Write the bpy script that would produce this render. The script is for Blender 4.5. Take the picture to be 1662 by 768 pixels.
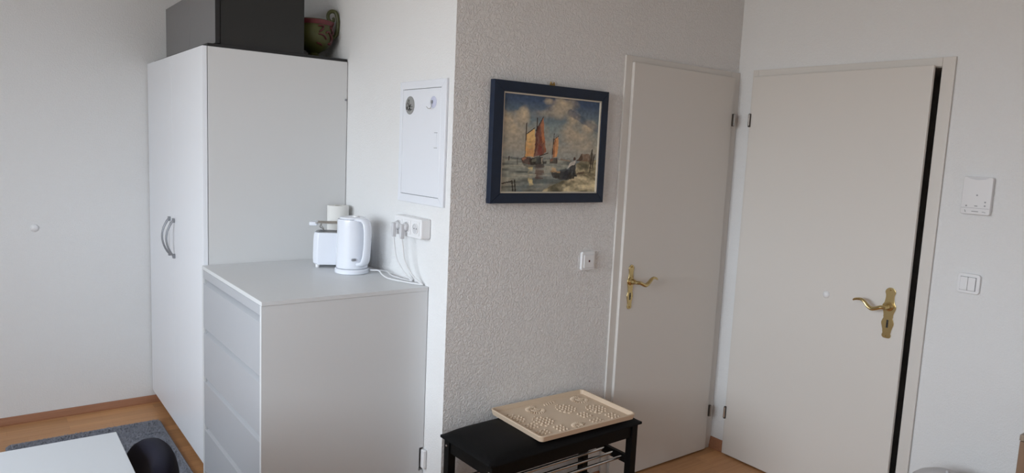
import bpy, bmesh, math, random
import numpy as np
from mathutils import Vector, Matrix

for _o in list(bpy.data.objects):
    bpy.data.objects.remove(_o)
scene = bpy.context.scene
COL = scene.collection
random.seed(7)

# ------------------------------------------------------------------ camera
CAM = Vector((-1.4572, -2.3248, 1.5755))
YAW, PITCH, ROLL, FPX = 52.8358, -6.9672, 2.6013, 1157.414
y_, p_, r_ = map(math.radians, (YAW, PITCH, ROLL))
fw = Vector((math.cos(p_) * math.cos(y_), math.cos(p_) * math.sin(y_), math.sin(p_)))
rt = Vector((math.sin(y_), -math.cos(y_), 0))
up = rt.cross(fw)
R2 = rt * math.cos(r_) + up * math.sin(r_)
U2 = -rt * math.sin(r_) + up * math.cos(r_)
cam_data = bpy.data.cameras.new('camera')
cam_data.sensor_width = 36
cam_data.lens = FPX * 36 / 1662
cam_data.clip_start = 0.02
cam = bpy.data.objects.new('camera', cam_data)
m = Matrix((R2, U2, -fw)).transposed().to_4x4()
m.translation = CAM
cam.matrix_world = m
COL.objects.link(cam)
scene.camera = cam

# ------------------------------------------------------------------ light
scene.view_settings.view_transform = 'Standard'
scene.view_settings.look = 'None'
scene.view_settings.gamma = 1
scene.view_settings.use_curve_mapping = False
scene.view_settings.exposure = 0.0
world = bpy.data.worlds.new('overcast_sky')
scene.world = world
world.use_nodes = True
bg = world.node_tree.nodes['Background']
bg.inputs['Strength'].default_value = 14.6
# overcast sky above the horizon, darker ground below it
wn = world.node_tree
w_tc = wn.nodes.new('ShaderNodeTexCoord')
w_sp = wn.nodes.new('ShaderNodeSeparateXYZ')
w_mr = wn.nodes.new('ShaderNodeMapRange')
w_mr.inputs['From Min'].default_value = -.04
w_mr.inputs['From Max'].default_value = .06
w_mx = wn.nodes.new('ShaderNodeMix')
w_mx.data_type = 'RGBA'
w_mx.inputs['A'].default_value = (.38, .37, .35, 1)
w_mx.inputs['B'].default_value = (.82, .91, 1.0, 1)
wn.links.new(w_tc.outputs['Generated'], w_sp.inputs[0])
wn.links.new(w_sp.outputs['Z'], w_mr.inputs['Value'])
wn.links.new(w_mr.outputs['Result'], w_mx.inputs['Factor'])
wn.links.new(w_mx.outputs['Result'], bg.inputs['Color'])

# window opening in the wall facing the alcove, beyond the left edge of the picture
WY0, WY1, WZ0, WZ1 = -2.30, 0.25, 1.00, 2.40
YL = 2.1623          # left wall plane
XR = 1.7306          # right wall plane
XW = -3.1            # wall at the far left
YB = -4.2            # wall behind the camera
HC = 2.52            # ceiling height

def portal(loc, rot, sx, sy):
    ld = bpy.data.lights.new('daylight_portal', 'AREA')
    ld.shape = 'RECTANGLE'
    ld.size, ld.size_y = sx, sy
    ld.cycles.is_portal = True
    o = bpy.data.objects.new('daylight_portal', ld)
    o.location, o.rotation_euler = loc, rot
    COL.objects.link(o)
portal((XW - .08, (WY0 + WY1) / 2, (WZ0 + WZ1) / 2), (0, math.radians(-90), 0), WZ1 - WZ0, WY1 - WY0)

# ------------------------------------------------------------------ materials
def s2l(c):
    return tuple((v / 12.92 if v <= .04045 else ((v + .055) / 1.055) ** 2.4) for v in c)

def rgb(r, g, b):
    return s2l((r / 255, g / 255, b / 255)) + (1,)

def mat(name, color, rough=.5, metal=0., bump=None, spec=.5, coat=0., vary=None, sheen=0.):
    """bump: (noise scale, distance, detail); vary: (scale, amount)"""
    M = bpy.data.materials.new(name)
    M.use_nodes = True
    nt = M.node_tree
    b = nt.nodes['Principled BSDF']
    b.inputs['Base Color'].default_value = color
    b.inputs['Roughness'].default_value = rough
    b.inputs['Metallic'].default_value = metal
    b.inputs['Specular IOR Level'].default_value = spec
    b.inputs['Coat Weight'].default_value = coat
    b.inputs['Sheen Weight'].default_value = sheen
    tc = nt.nodes.new('ShaderNodeTexCoord')
    if bump:
        n = nt.nodes.new('ShaderNodeTexNoise')
        n.inputs['Scale'].default_value = bump[0]
        n.inputs['Detail'].default_value = bump[2]
        bp = nt.nodes.new('ShaderNodeBump')
        bp.inputs['Distance'].default_value = bump[1]
        bp.inputs['Strength'].default_value = 1
        nt.links.new(tc.outputs['Object'], n.inputs['Vector'])
        nt.links.new(n.outputs['Fac'], bp.inputs['Height'])
        nt.links.new(bp.outputs['Normal'], b.inputs['Normal'])
    if vary:
        n2 = nt.nodes.new('ShaderNodeTexNoise')
        n2.inputs['Scale'].default_value = vary[0]
        n2.inputs['Detail'].default_value = 4
        mx = nt.nodes.new('ShaderNodeMix')
        mx.data_type = 'RGBA'
        mx.inputs['A'].default_value = tuple(c * (1 - vary[1]) for c in color[:3]) + (1,)
        mx.inputs['B'].default_value = tuple(min(1, c * (1 + vary[1])) for c in color[:3]) + (1,)
        nt.links.new(tc.outputs['Object'], n2.inputs['Vector'])
        nt.links.new(n2.outputs['Fac'], mx.inputs['Factor'])
        nt.links.new(mx.outputs['Result'], b.inputs['Base Color'])
    return M

def wall_mat(name, color, scale, dist, lump):
    """painted textured wallpaper: worm-like relief from thresholded noise"""
    M = mat(name, color, rough=.85, spec=.2)
    nt = M.node_tree
    b = nt.nodes['Principled BSDF']
    tc = nt.nodes.new('ShaderNodeTexCoord')
    n = nt.nodes.new('ShaderNodeTexNoise')
    n.inputs['Scale'].default_value = scale
    n.inputs['Detail'].default_value = 2.5
    n.inputs['Distortion'].default_value = lump
    cr = nt.nodes.new('ShaderNodeMapRange')
    cr.interpolation_type = 'SMOOTHSTEP'
    cr.inputs['From Min'].default_value = .40
    cr.inputs['From Max'].default_value = .62
    n2 = nt.nodes.new('ShaderNodeTexNoise')
    n2.inputs['Scale'].default_value = scale * 3.2
    n2.inputs['Detail'].default_value = 2
    ad = nt.nodes.new('ShaderNodeMath')
    ad.operation = 'MULTIPLY_ADD'
    ad.inputs[1].default_value = .35
    bp = nt.nodes.new('ShaderNodeBump')
    bp.inputs['Distance'].default_value = dist
    L = nt.links.new
    L(tc.outputs['Object'], n.inputs['Vector'])
    L(tc.outputs['Object'], n2.inputs['Vector'])
    L(n.outputs['Fac'], cr.inputs['Value'])
    L(n2.outputs['Fac'], ad.inputs[0])
    L(cr.outputs['Result'], ad.inputs[2])
    L(ad.outputs[0], bp.inputs['Height'])
    L(bp.outputs['Normal'], b.inputs['Normal'])
    return M

def wood_mat(name, c1, c2, grain=(3, 60, 60), rough=.45, strips=False):
    M = bpy.data.materials.new(name)
    M.use_nodes = True
    nt = M.node_tree
    L = nt.links.new
    b = nt.nodes['Principled BSDF']
    b.inputs['Roughness'].default_value = rough
    tc = nt.nodes.new('ShaderNodeTexCoord')
    oi = nt.nodes.new('ShaderNodeObjectInfo')
    cb = nt.nodes.new('ShaderNodeCombineXYZ')
    mu = nt.nodes.new('ShaderNodeMath')
    mu.operation = 'MULTIPLY'
    mu.inputs[1].default_value = 23.0
    va = nt.nodes.new('ShaderNodeVectorMath')
    L(oi.outputs['Random'], mu.inputs[0])
    L(mu.outputs[0], cb.inputs['X'])
    L(tc.outputs['Object'], va.inputs[0])
    L(cb.outputs[0], va.inputs[1])
    mp = nt.nodes.new('ShaderNodeMapping')
    mp.inputs['Scale'].default_value = grain
    n = nt.nodes.new('ShaderNodeTexNoise')
    n.inputs['Scale'].default_value = 1
    n.inputs['Detail'].default_value = 5
    L(va.outputs[0], mp.inputs['Vector'])
    L(mp.outputs[0], n.inputs['Vector'])
    mx = nt.nodes.new('ShaderNodeMix')
    mx.data_type = 'RGBA'
    mx.inputs['A'].default_value = c1
    mx.inputs['B'].default_value = c2
    L(n.outputs['Fac'], mx.inputs['Factor'])
    out = mx.outputs['Result']
    if strips:
        br = nt.nodes.new('ShaderNodeTexBrick')
        br.inputs['Color1'].default_value = (.62, .62, .62, 1)
        br.inputs['Color2'].default_value = (1.12, 1.12, 1.12, 1)
        br.inputs['Mortar'].default_value = (.55, .5, .45, 1)
        br.inputs['Scale'].default_value = 1
        br.inputs['Mortar Size'].default_value = .0006
        br.inputs['Brick Width'].default_value = .43
        br.inputs['Row Height'].default_value = .065
        br.inputs['Bias'].default_value = .15
        br.offset = .37
        L(va.outputs[0], br.inputs['Vector'])
        m2 = nt.nodes.new('ShaderNodeMix')
        m2.data_type = 'RGBA'
        m2.blend_type = 'MULTIPLY'
        m2.inputs['Factor'].default_value = .55
        L(out, m2.inputs['A'])
        L(br.outputs['Color'], m2.inputs['B'])
        out = m2.outputs['Result']
    L(out, b.inputs['Base Color'])
    return M

M = {}
M['wall_smooth'] = wall_mat('wall_paint_fine', (.80, .80, .80, 1), 170, .0006, .4)
M['wall_rough'] = wall_mat('wall_paint_textured', (.84, .825, .815, 1), 96, .0020, 1.0)
M['ceiling'] = mat('ceiling_paint', (.80, .80, .79, 1), .9)
M['door'] = mat('door_lacquer', (.71, .675, .635, 1), .38, spec=.4)
M['white_board'] = mat('white_melamine', (.78, .79, .80, 1), .42, spec=.4)
M['white_front'] = mat('white_foil_front', (.85, .87, .91, 1), .38, spec=.4)
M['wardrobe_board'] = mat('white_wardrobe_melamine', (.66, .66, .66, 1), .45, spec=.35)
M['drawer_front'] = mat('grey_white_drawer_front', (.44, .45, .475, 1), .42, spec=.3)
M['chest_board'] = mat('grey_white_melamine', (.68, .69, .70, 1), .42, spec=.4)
M['board_edge'] = mat('grey_board_edge', (.50, .51, .52, 1), .5)
M['gap'] = mat('shadow_gap_board', (.30, .31, .32, 1), .7)
M['white_plastic'] = mat('white_plastic', (.83, .83, .84, 1), .28)
M['panel_white'] = mat('panel_enamel', (.78, .80, .85, 1), .33)
M['cream_plastic'] = mat('cool_white_plastic', (.80, .83, .90, 1), .22, coat=.2)
M['paper'] = mat('kitchen_paper', (.80, .79, .76, 1), .95, bump=(400, .0006, 2))
M['cardboard'] = mat('cardboard', (.22, .16, .11, 1), .9)
M['grey_plastic'] = mat('grey_plastic', (.30, .31, .33, 1), .4)
M['dark_plastic'] = mat('dark_plastic', (.02, .02, .02, 1), .4)
M['red_lens'] = mat('red_lens', (.12, .012, .012, 1), .25)
M['brass'] = mat('polished_brass', (.58, .45, .22, 1), .26, metal=1)
M['brass_dark'] = mat('aged_brass', (.34, .22, .08, 1), .4, metal=1)
M['steel'] = mat('hinge_steel', (.40, .38, .36, 1), .32, metal=1)
M['dark_steel'] = mat('dark_hinge_edge', (.07, .06, .05, 1), .5, metal=.6)
M['chrome'] = mat('brushed_chrome', (.62, .60, .58, 1), .25, metal=1)
M['grey_metal'] = mat('grey_satin_metal', (.28, .29, .31, 1), .42, metal=.5)
M['black_leather'] = mat('black_leatherette', (.003, .003, .0034, 1), .6, bump=(260, .0004, 3), spec=.16)
M['black_wood'] = mat('black_stained_wood', (.004, .004, .004, 1), .5, bump=(60, .0003, 3), spec=.15)
M['tray'] = mat('beige_tray_plastic', (.64, .50, .37, 1), .5, spec=.35)
M['frame_blue'] = mat('blue_painted_frame', (.0105, .019, .041, 1), .45, vary=(22, .3), spec=.35)
M['fillet'] = mat('cream_fillet', (.62, .56, .46, 1), .5)
M['cab_dark'] = mat('anthracite_panel', (.030, .030, .029, 1), .5, spec=.25)
M['cab_front'] = mat('anthracite_front', (.175, .173, .176, 1), .42, spec=.5)
M['cab_black'] = mat('black_edge', (.012, .012, .013, 1), .5)
M['vase'] = mat('olive_glaze', (.062, .068, .016, 1), .42, vary=(14, .5))
M['vase_red'] = mat('red_glaze', (.13, .020, .027, 1), .4, vary=(40, .35))
M['vase_dark'] = mat('dark_red_line', (.06, .012, .015, 1), .45)
M['table'] = mat('white_table_laminate', (.55, .57, .60, 1), .45)
M['chair'] = mat('navy_upholstery', (.012, .0115, .020, 1), .95, bump=(900, .0006, 2), spec=.1, sheen=.03)
M['rug'] = mat('grey_rug_pile', (.25, .26, .30, 1), .95, bump=(90, .006, 5), vary=(45, .38))
M['floor_gap'] = mat('subfloor', (.10, .06, .035, 1), .8)
M['plank'] = wood_mat('beech_laminate', rgb(178, 124, 80), rgb(210, 160, 112), (2.2, 70, 40), .42, True)
M['baseboard'] = wood_mat('brown_baseboard', rgb(140, 92, 66), rgb(176, 126, 94), (4, 90, 90), .45)
M['oak'] = wood_mat('oak_furniture', rgb(112, 88, 68), rgb(140, 112, 88), (50, 50, 3), .5)
M['oak_top'] = wood_mat('oak_furniture_top', rgb(122, 108, 92), rgb(150, 134, 116), (50, 4, 50), .42)
M['cable'] = mat('white_cable', (.76, .76, .77, 1), .4)
M['plug'] = mat('grey_white_plug', (.62, .62, .64, 1), .4)
M['disc'] = mat('silver_disc', (.36, .36, .35, 1), .45, metal=.35)
M['print'] = mat('black_print', (.015, .015, .015, 1), .6)
M['grey_print'] = mat('grey_print', (.33, .33, .34, 1), .6)
M['intercom'] = mat('intercom_plastic', (.76, .75, .755, 1), .3)
M['suction'] = mat('clear_suction_cup', (.60, .62, .78, 1), .15, coat=.5)
M['bin'] = mat('pale_bin_plastic', (.56, .545, .55, 1), .45)
M['light_steel'] = mat('wire_steel', (.55, .53, .5, 1), .3, metal=1)
g = bpy.data.materials.new('thin_window_glass')
g.use_nodes = True
nt = g.node_tree
nt.nodes.clear()
o_ = nt.nodes.new('ShaderNodeOutputMaterial')
tr = nt.nodes.new('ShaderNodeBsdfTransparent')
gl = nt.nodes.new('ShaderNodeBsdfGlossy')
gl.inputs['Roughness'].default_value = .02
ms = nt.nodes.new('ShaderNodeMixShader')
ms.inputs[0].default_value = .06
nt.links.new(tr.outputs[0], ms.inputs[1])
nt.links.new(gl.outputs[0], ms.inputs[2])
nt.links.new(ms.outputs[0], o_.inputs[0])
M['glass'] = g

# ------------------------------------------------------------------ mesh helpers
ORG = {}      # origin (world position) that every object's mesh is relative to

def tag(o, label=None, cat=None, group=None, kind=None):
    if label: o['label'] = label
    if cat: o['category'] = cat
    if group: o['group'] = group
    if kind: o['kind'] = kind
    return o

def thing(name, loc, label=None, cat=None, group=None, kind=None, rz=0.):
    o = bpy.data.objects.new(name, None)
    o.empty_display_size = .05
    o.location = loc
    o.rotation_euler = (0, 0, rz)
    COL.objects.link(o)
    ORG[o] = Vector(loc) if rz == 0 else Vector((0, 0, 0))
    return tag(o, label, cat, group, kind)

class MB:
    def __init__(self):
        self.bm = bmesh.new()
    def box(self, a, b, bevel=0., seg=2):
        a, b = Vector(a), Vector(b)
        lo = Vector((min(a[i], b[i]) for i in range(3)))
        hi = Vector((max(a[i], b[i]) for i in range(3)))
        r = bmesh.ops.create_cube(self.bm, size=1)
        vs = r['verts']
        for v in vs:
            v.co = Vector((lo[i] + (v.co[i] + .5) * (hi[i] - lo[i]) for i in range(3)))
        if bevel:
            es = list({e for v in vs for e in v.link_edges})
            bmesh.ops.bevel(self.bm, geom=es, offset=bevel, segments=seg, profile=.5, affect='EDGES')
        return self
    def prism(self, pts, ax, lo, hi, bevel=0., seg=2):
        """polygon pts (2-D in the two axes other than ax, in xyz order) extruded along ax"""
        i = 'xyz'.index(ax)
        def mk(p, c):
            q = list(p)
            q.insert(i, c)
            return self.bm.verts.new(q)
        A = [mk(p, lo) for p in pts]
        B = [mk(p, hi) for p in pts]
        n = len(pts)
        fs = [self.bm.faces.new(A), self.bm.faces.new(B)]
        for k in range(n):
            fs.append(self.bm.faces.new((A[k], A[(k + 1) % n], B[(k + 1) % n], B[k])))
        bmesh.ops.recalc_face_normals(self.bm, faces=fs)
        if bevel:
            es = [e for e in set(fs[0].edges) | set(fs[1].edges)]
            bmesh.ops.bevel(self.bm, geom=es, offset=bevel, segments=seg, profile=.5, affect='EDGES')
        return self
    def lathe(self, prof, c, seg=32, sx=1., sy=1., axis='z', a0=0.):
        """prof: list of (radius, height); revolved about an axis through c"""
        rings = []
        c = Vector(c)
        for r, h in prof:
            ring = []
            if r < 1e-6:
                p = Vector((0, 0, h))
                ring = [self.bm.verts.new(c + self._ax(p, axis))]
            else:
                for k in range(seg):
                    t = a0 + 2 * math.pi * k / seg
                    p = Vector((r * sx * math.cos(t), r * sy * math.sin(t), h))
                    ring.append(self.bm.verts.new(c + self._ax(p, axis)))
            rings.append(ring)
        fs = []
        for a, b in zip(rings, rings[1:]):
            if len(a) == 1 and len(b) == 1:
                continue
            if len(a) == 1:
                fs += [self.bm.faces.new((a[0], b[k], b[(k + 1) % seg])) for k in range(seg)]
            elif len(b) == 1:
                fs += [self.bm.faces.new((a[k], b[0], a[(k + 1) % seg])) for k in range(seg)]
            else:
                fs += [self.bm.faces.new((a[k], b[k], b[(k + 1) % seg], a[(k + 1) % seg])) for k in range(seg)]
        bmesh.ops.recalc_face_normals(self.bm, faces=fs)
        return self
    @staticmethod
    def _ax(p, axis):
        if axis == 'z': return p
        if axis == 'x': return Vector((p.z, p.x, p.y))      # height runs along x
        if axis == '-x': return Vector((-p.z, p.x, p.y))
        if axis == '-y': return Vector((p.x, -p.z, p.y))
        return Vector((p.x, p.z, p.y))
    def tube(self, pts, rad, seg=10, flat=1., smooth=0):
        """tube along pts; rad: number or list; flat squashes it"""
        pts = [Vector(p) for p in pts]
        if smooth:
            pts, rad = spline(pts, rad, smooth)
        n = len(pts)
        rads = rad if isinstance(rad, (list, tuple)) else [rad] * n
        prev = None
        rings = []
        for i, p in enumerate(pts):
            t = (pts[min(i + 1, n - 1)] - pts[max(i - 1, 0)]).normalized()
            if prev is None:
                a = Vector((0, 0, 1)) if abs(t.z) < .9 else Vector((1, 0, 0))
                u = t.cross(a).normalized()
            else:
                u = (prev - t * prev.dot(t)).normalized()
            prev = u
            w = t.cross(u)
            rings.append([self.bm.verts.new(p + (u * math.cos(2 * math.pi * k / seg) + w * (flat * math.sin(2 * math.pi * k / seg))) * rads[i]) for k in range(seg)])
        fs = []
        for a, b in zip(rings, rings[1:]):
            fs += [self.bm.faces.new((a[k], a[(k + 1) % seg], b[(k + 1) % seg], b[k])) for k in range(seg)]
        fs.append(self.bm.faces.new(rings[0][::-1]))
        fs.append(self.bm.faces.new(rings[-1]))
        bmesh.ops.recalc_face_normals(self.bm, faces=fs)
        return self
    def grid(self, P, closed_u=False):
        """P: 2-D list of points -> quads"""
        V = [[self.bm.verts.new(p) for p in row] for row in P]
        for i in range(len(V) - 1):
            n = len(V[i])
            for j in range(n if closed_u else n - 1):
                self.bm.faces.new((V[i][j], V[i][(j + 1) % n], V[i + 1][(j + 1) % n], V[i + 1][j]))
        return self
    def build(self, name, material, parent=None, smooth=None, local=False, kind=None, sharp=35):
        bm = self.bm
        org = Vector((0, 0, 0))
        if parent is not None and not local:
            org = ORG[parent]
        if parent is None and not local:
            zs = [v.co for v in bm.verts]
            lo = Vector((min(c[i] for c in zs) for i in range(3)))
            hi = Vector((max(c[i] for c in zs) for i in range(3)))
            org = Vector(((lo.x + hi.x) / 2, (lo.y + hi.y) / 2, lo.z))
        if org.length > 0:
            bmesh.ops.translate(bm, verts=bm.verts, vec=-org)
        me = bpy.data.meshes.new(name)
        bm.to_mesh(me)
        bm.free()
        me.materials.append(M[material] if isinstance(material, str) else material)
        o = bpy.data.objects.new(name, me)
        COL.objects.link(o)
        ORG[o] = org
        if parent is not None:
            o.parent = parent
        else:
            o.location = org
        if smooth is None or smooth:
            for p in me.polygons:
                p.use_smooth = True
            try:
                me.set_sharp_from_angle(angle=math.radians(sharp))
            except Exception:
                pass
            wn_ = o.modifiers.new('weighted_normals', 'WEIGHTED_NORMAL')
            wn_.keep_sharp = True
            wn_.weight = 100
        if kind: o['kind'] = kind
        return o

def spline(pts, rad, k):
    """Catmull-Rom resampling"""
    n = len(pts)
    rads = rad if isinstance(rad, (list, tuple)) else [rad] * n
    P, Rr = [], []
    for i in range(n - 1):
        p0, p1, p2, p3 = pts[max(i - 1, 0)], pts[i], pts[i + 1], pts[min(i + 2, n - 1)]
        for j in range(k):
            t = j / k
            P.append(.5 * (2 * p1 + (p2 - p0) * t + (2 * p0 - 5 * p1 + 4 * p2 - p3) * t * t + (3 * p1 - p0 - 3 * p2 + p3) * t ** 3))
            Rr.append(rads[i] * (1 - t) + rads[i + 1] * t)
    P.append(pts[-1])
    Rr.append(rads[-1])
    return P, Rr

def rrect(x0, x1, y0, y1, r, k=5):
    out = []
    for cx, cy, a in ((x1 - r, y1 - r, 0), (x0 + r, y1 - r, 90), (x0 + r, y0 + r, 180), (x1 - r, y0 + r, 270)):
        for i in range(k + 1):
            t = math.radians(a + 90 * i / k)
            out.append((cx + r * math.cos(t), cy + r * math.sin(t)))
    return out

def box(name, a, b, material, parent=None, bevel=0., seg=2, local=False, kind=None):
    return MB().box(a, b, bevel, seg).build(name, material, parent, local=local, kind=kind)

# ================================================================== SETTING
# floor: base slab and single laminate planks (3-strip beech)
fl = box('floor', (XW - .1, YB - .1, -.12), (XR + .6, YL + .1, -.008), 'floor_gap', kind='structure')
PW, PL_ = .1925, 1.285
row = 0
yy = 0.0
rows = []
y = 0.0
while y < YL - .002:
    rows.append((y, min(y + PW, YL)))
    y += PW
y = 0.0
while y > YB + .002:
    rows.append((max(y - PW, YB), y))
    y -= PW
for k, (ya, yb) in enumerate(rows):
    xe = 0.0 if ya >= -1e-6 else XR
    x = XW - (k * .47 + .2 * (k % 3)) % PL_
    while x < xe - .01:
        xa, xb = max(x, XW), min(x + PL_, xe)
        x += PL_
        if xb - xa < .02:
            continue
        mb = MB().box((0, 0, -.008), (xb - xa - .0008, yb - ya - .0008, 0))
        me_o = mb.build('plank', 'plank', fl, local=True, smooth=False)
        me_o.location = Vector((xa, ya, 0)) - ORG[fl]

# walls
QL, QR, QTOP = .9304, 1.6638, 1.99           # centre door leaf
QT, QH = .8932, 2.0185
RL, RR_, RTOP = -.1149, -.9745, 1.9935       # right door leaf
RT0, RT, RH = -.0963, -1.0378, 2.0274

def boxes(name, lst, material, kind='structure'):
    mb = MB()
    for a, b in lst:
        mb.box(a, b)
    return mb.build(name, material, smooth=False, kind=kind)

boxes('wall_left', [((XW, YL, 0), (.05, YL + .3, HC))], 'wall_smooth')
boxes('wall_alcove', [((0, 0.0006, 0), (.05, YL, HC))], 'wall_smooth')
boxes('wall_center', [((.0004, 0, 0), (QL + .012, .06, HC)), ((QL + .012, 0, QTOP - .012), (QR - .012, .06, HC)),
                      ((QR - .012, 0, 0), (XR, .06, HC)), ((.05, .06, 0), (XR, .16, HC))], 'wall_rough')
OY0, OY1 = RL - .012, -.988                   # opening of the right doorway
boxes('wall_right', [((XR, OY0, 0), (XR + .12, .16, HC)), ((XR, YB, 0), (XR + .12, OY1, HC)),
                     ((XR, OY1, RTOP - .006), (XR + .12, OY0, HC)),
                     ((XR + .42, OY1 - .2, -.008), (XR + .5, OY0 + .2, HC)),
                     ((XR + .12, OY0, -.008), (XR + .42, OY0 + .1, HC)), ((XR + .12, OY1 - .1, -.008), (XR + .42, OY1, HC)),
                     ((XR + .12, OY1, RTOP), (XR + .42, OY0, HC))], 'wall_smooth')
boxes('wall_far', [((XW - .2, YB, 0), (XW, WY0, HC)), ((XW - .2, WY1, 0), (XW, YL + .3, HC)),
                   ((XW - .2, WY0, 0), (XW, WY1, WZ0)), ((XW - .2, WY0, WZ1), (XW, WY1, HC))], 'wall_smooth')
boxes('wall_rear', [((XW, YB - .1, 0), (XR + .12, YB, HC))], 'wall_smooth')
box('ceiling', (XW - .1, YB - .1, HC), (XR + .6, YL + .3, HC + .1), 'ceiling', kind='structure')

# window (outside the picture, lights the room)
w = thing('window_1', (XW - .15, (WY0 + WY1) / 2, WZ0), kind='structure')
ym = (WY0 + WY1) / 2
xf0, xf1 = XW - .17, XW - .11
mb = MB()
for a, b in (((xf0, WY0, WZ0), (xf1, WY1, WZ0 + .06)), ((xf0, WY0, WZ1 - .06), (xf1, WY1, WZ1)),
             ((xf0, WY0, WZ0 + .06), (xf1, WY0 + .06, WZ1 - .06)), ((xf0, WY1 - .06, WZ0 + .06), (xf1, WY1, WZ1 - .06)),
             ((xf0, ym - .045, WZ0 + .06), (xf1, ym + .045, WZ1 - .06))):
    mb.box(a, b, .004, 1)
mb.build('window_frame', 'white_plastic', w)
for ya, yb in ((WY0 + .06, ym - .045), (ym + .045, WY1 - .06)):
    box('pane', (XW - .143, ya, WZ0 + .06), (XW - .137, yb, WZ1 - .06), 'glass', w)
box('window_sill', (XW - .10, WY0 - .03, WZ0 - .03), (XW + .12, WY1 + .03, WZ0 - .0005), 'white_board', w, .006)

# baseboards
def baseboard(name, mb):
    return mb.build(name, 'baseboard', kind='structure')
prof = [(0, 0), (-.020, 0), (-.020, .010), (-.016, .014), (-.0135, .025), (-.009, .031), (-.008, .038), (-.004, .041), (0, .041)]
baseboard('baseboard_left', MB().prism([(YL + a, b) for a, b in prof], 'x', XW, -.0))
baseboard('baseboard_right', MB().prism([(XR + a * .75, b * 1.5) for a, b in prof], 'y', RT0 - .0005, -.001))
baseboard('baseboard_corner', MB().prism([(XR + a * .75, b * 1.5) for a, b in prof], 'y', YB, RT - .001))
baseboard('baseboard_alcove', MB().prism([(a * .75, b * 1.5) for a, b in prof], 'y', .001, .138))
baseboard('baseboard_center', MB().prism([(a * .75, b * 1.5) for a, b in prof], 'x', .001, QT - .001))

# ------------------------------------------------------------------ brass door furniture
PLATE = [(0, .000), (.010, .001), (.0150, .006), (.0165, .014), (.0135, .022), (.0150, .028), (.0155, .036), (.0190, .050), (.0215, .060), (.0220, .068),
         (.0190, .080), (.0155, .088), (.0175, .094), (.0165, .100), (.0185, .112), (.0225, .124), (.0245, .134), (.0235, .144), (.0185, .152), (.0165, .162),
         (.0150, .176), (.0155, .188), (.0185, .198), (.0180, .206), (.0130, .214), (.0060, .219), (0, .220)]

def plate_poly(hs, ws):
    r = [(w * ws, z * hs) for w, z in PLATE]
    return r + [(-w, z) for w, z in r[::-1][1:-1]]

def door_handle(parent, base, side, axis, hs, ws, reach=.125):
    """base: bottom centre of plate on the leaf face; axis 'x'/'y' = direction along the wall of the lever; side: +-1"""
    bx, by, bz = base
    if axis == 'x':                       # leaf faces -y
        W = lambda s, out, z: (bx + s, by - out, bz + z)
        pl = MB().prism([(bx + a, bz + b) for a, b in plate_poly(hs, ws)], 'y', by - .0045, by - .0005, .0016, 2)
        ax = '-y'
    else:                                 # leaf faces -x
        W = lambda s, out, z: (bx - out, by + s, bz + z)
        pl = MB().prism([(by + a, bz + b) for a, b in plate_poly(hs, ws)], 'x', bx - .0045, bx - .0005, .0016, 2)
        ax = '-x'
    P = pl.build('escutcheon', 'brass', parent)
    h = .138 * hs
    MB().lathe([(0.0, .003), (.0195, .0035), (.0195, .0075), (.015, .0105), (.0125, .013), (.0125, .024), (.0105, .030), (0, .030)], W(0, 0, h), 20, axis=ax).build('rosette', 'brass', P)
    s = side
    lev = MB().tube([W(-s * .004, .030, h), W(0, .046, h), W(s * .012, .053, h - .001), W(s * .032, .054, h - .010), W(s * .050, .054, h - .014),
                     W(s * .068, .055, h - .004), W(s * .084, .056, h + .012), W(s * .100, .056, h + .018), W(s * (reach - .010), .055, h + .014), W(s * reach, .052, h + .008)],
                    [.0100, .0108, .0108, .0110, .0112, .0100, .0088, .0078, .0068, .0048], 12, smooth=5, flat=.8)
    lev.build('lever', 'brass', P)
    MB().tube([W(-.0, .0040, .064 * hs), W(-.0, .0052, .064 * hs)], .0045, 12).build('keyhole', 'dark_plastic', P)
    if axis == 'x':
        box('keyhole', W(-.0034, .004, .046 * hs), W(.0034, .0052, .080 * hs), 'dark_plastic', P)
    else:
        box('keyhole', W(-.0042, .004, .046 * hs), W(.0042, .0052, .080 * hs), 'dark_plastic', P)
    for zz in (.010 * hs, .210 * hs):
        MB().lathe([(0, .0040), (.0042, .0042), (.0036, .0062), (0, .0068)], W(0, 0, zz), 12, axis=ax).build('screw', 'brass_dark', P)
    return P

# ------------------------------------------------------------------ centre door
d1 = thing('door_1', (QL, -.005, 0), kind='structure')
box('leaf', (QL, -.030, .008), (QR, -.0125, QTOP), 'door', d1, .0035, 2)
box('leaf_core', (QL + .013, -.0125, .008), (QR - .013, .030, QTOP - .013), 'door', d1)
for nm, a, b in (('door_frame', (QT, -.0125, 0), (QL + .006, -.0004, QH)), ('door_frame', (QR - .006, -.0125, 0), (XR - .001, -.0004, QH)),
                 ('door_frame', (QL + .006, -.0125, QTOP - .006), (QR - .006, -.0004, QH))):
    box(nm, a, b, 'door', d1, .0025, 2)
for zz in (1.775, .225):
    h_ = box('hinge', (QR - .002, -.041, zz - .032), (QR + .010, -.0285, zz + .032), 'dark_steel', d1, .003)
    MB().tube([(QR + .004, -.041, zz - .030), (QR + .004, -.041, zz + .030)], .0042, 10).build('hinge_pin', 'steel', h_)
door_handle(d1, (.992, -.030, .852), 1, 'x', .964, .92, .128)

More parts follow.
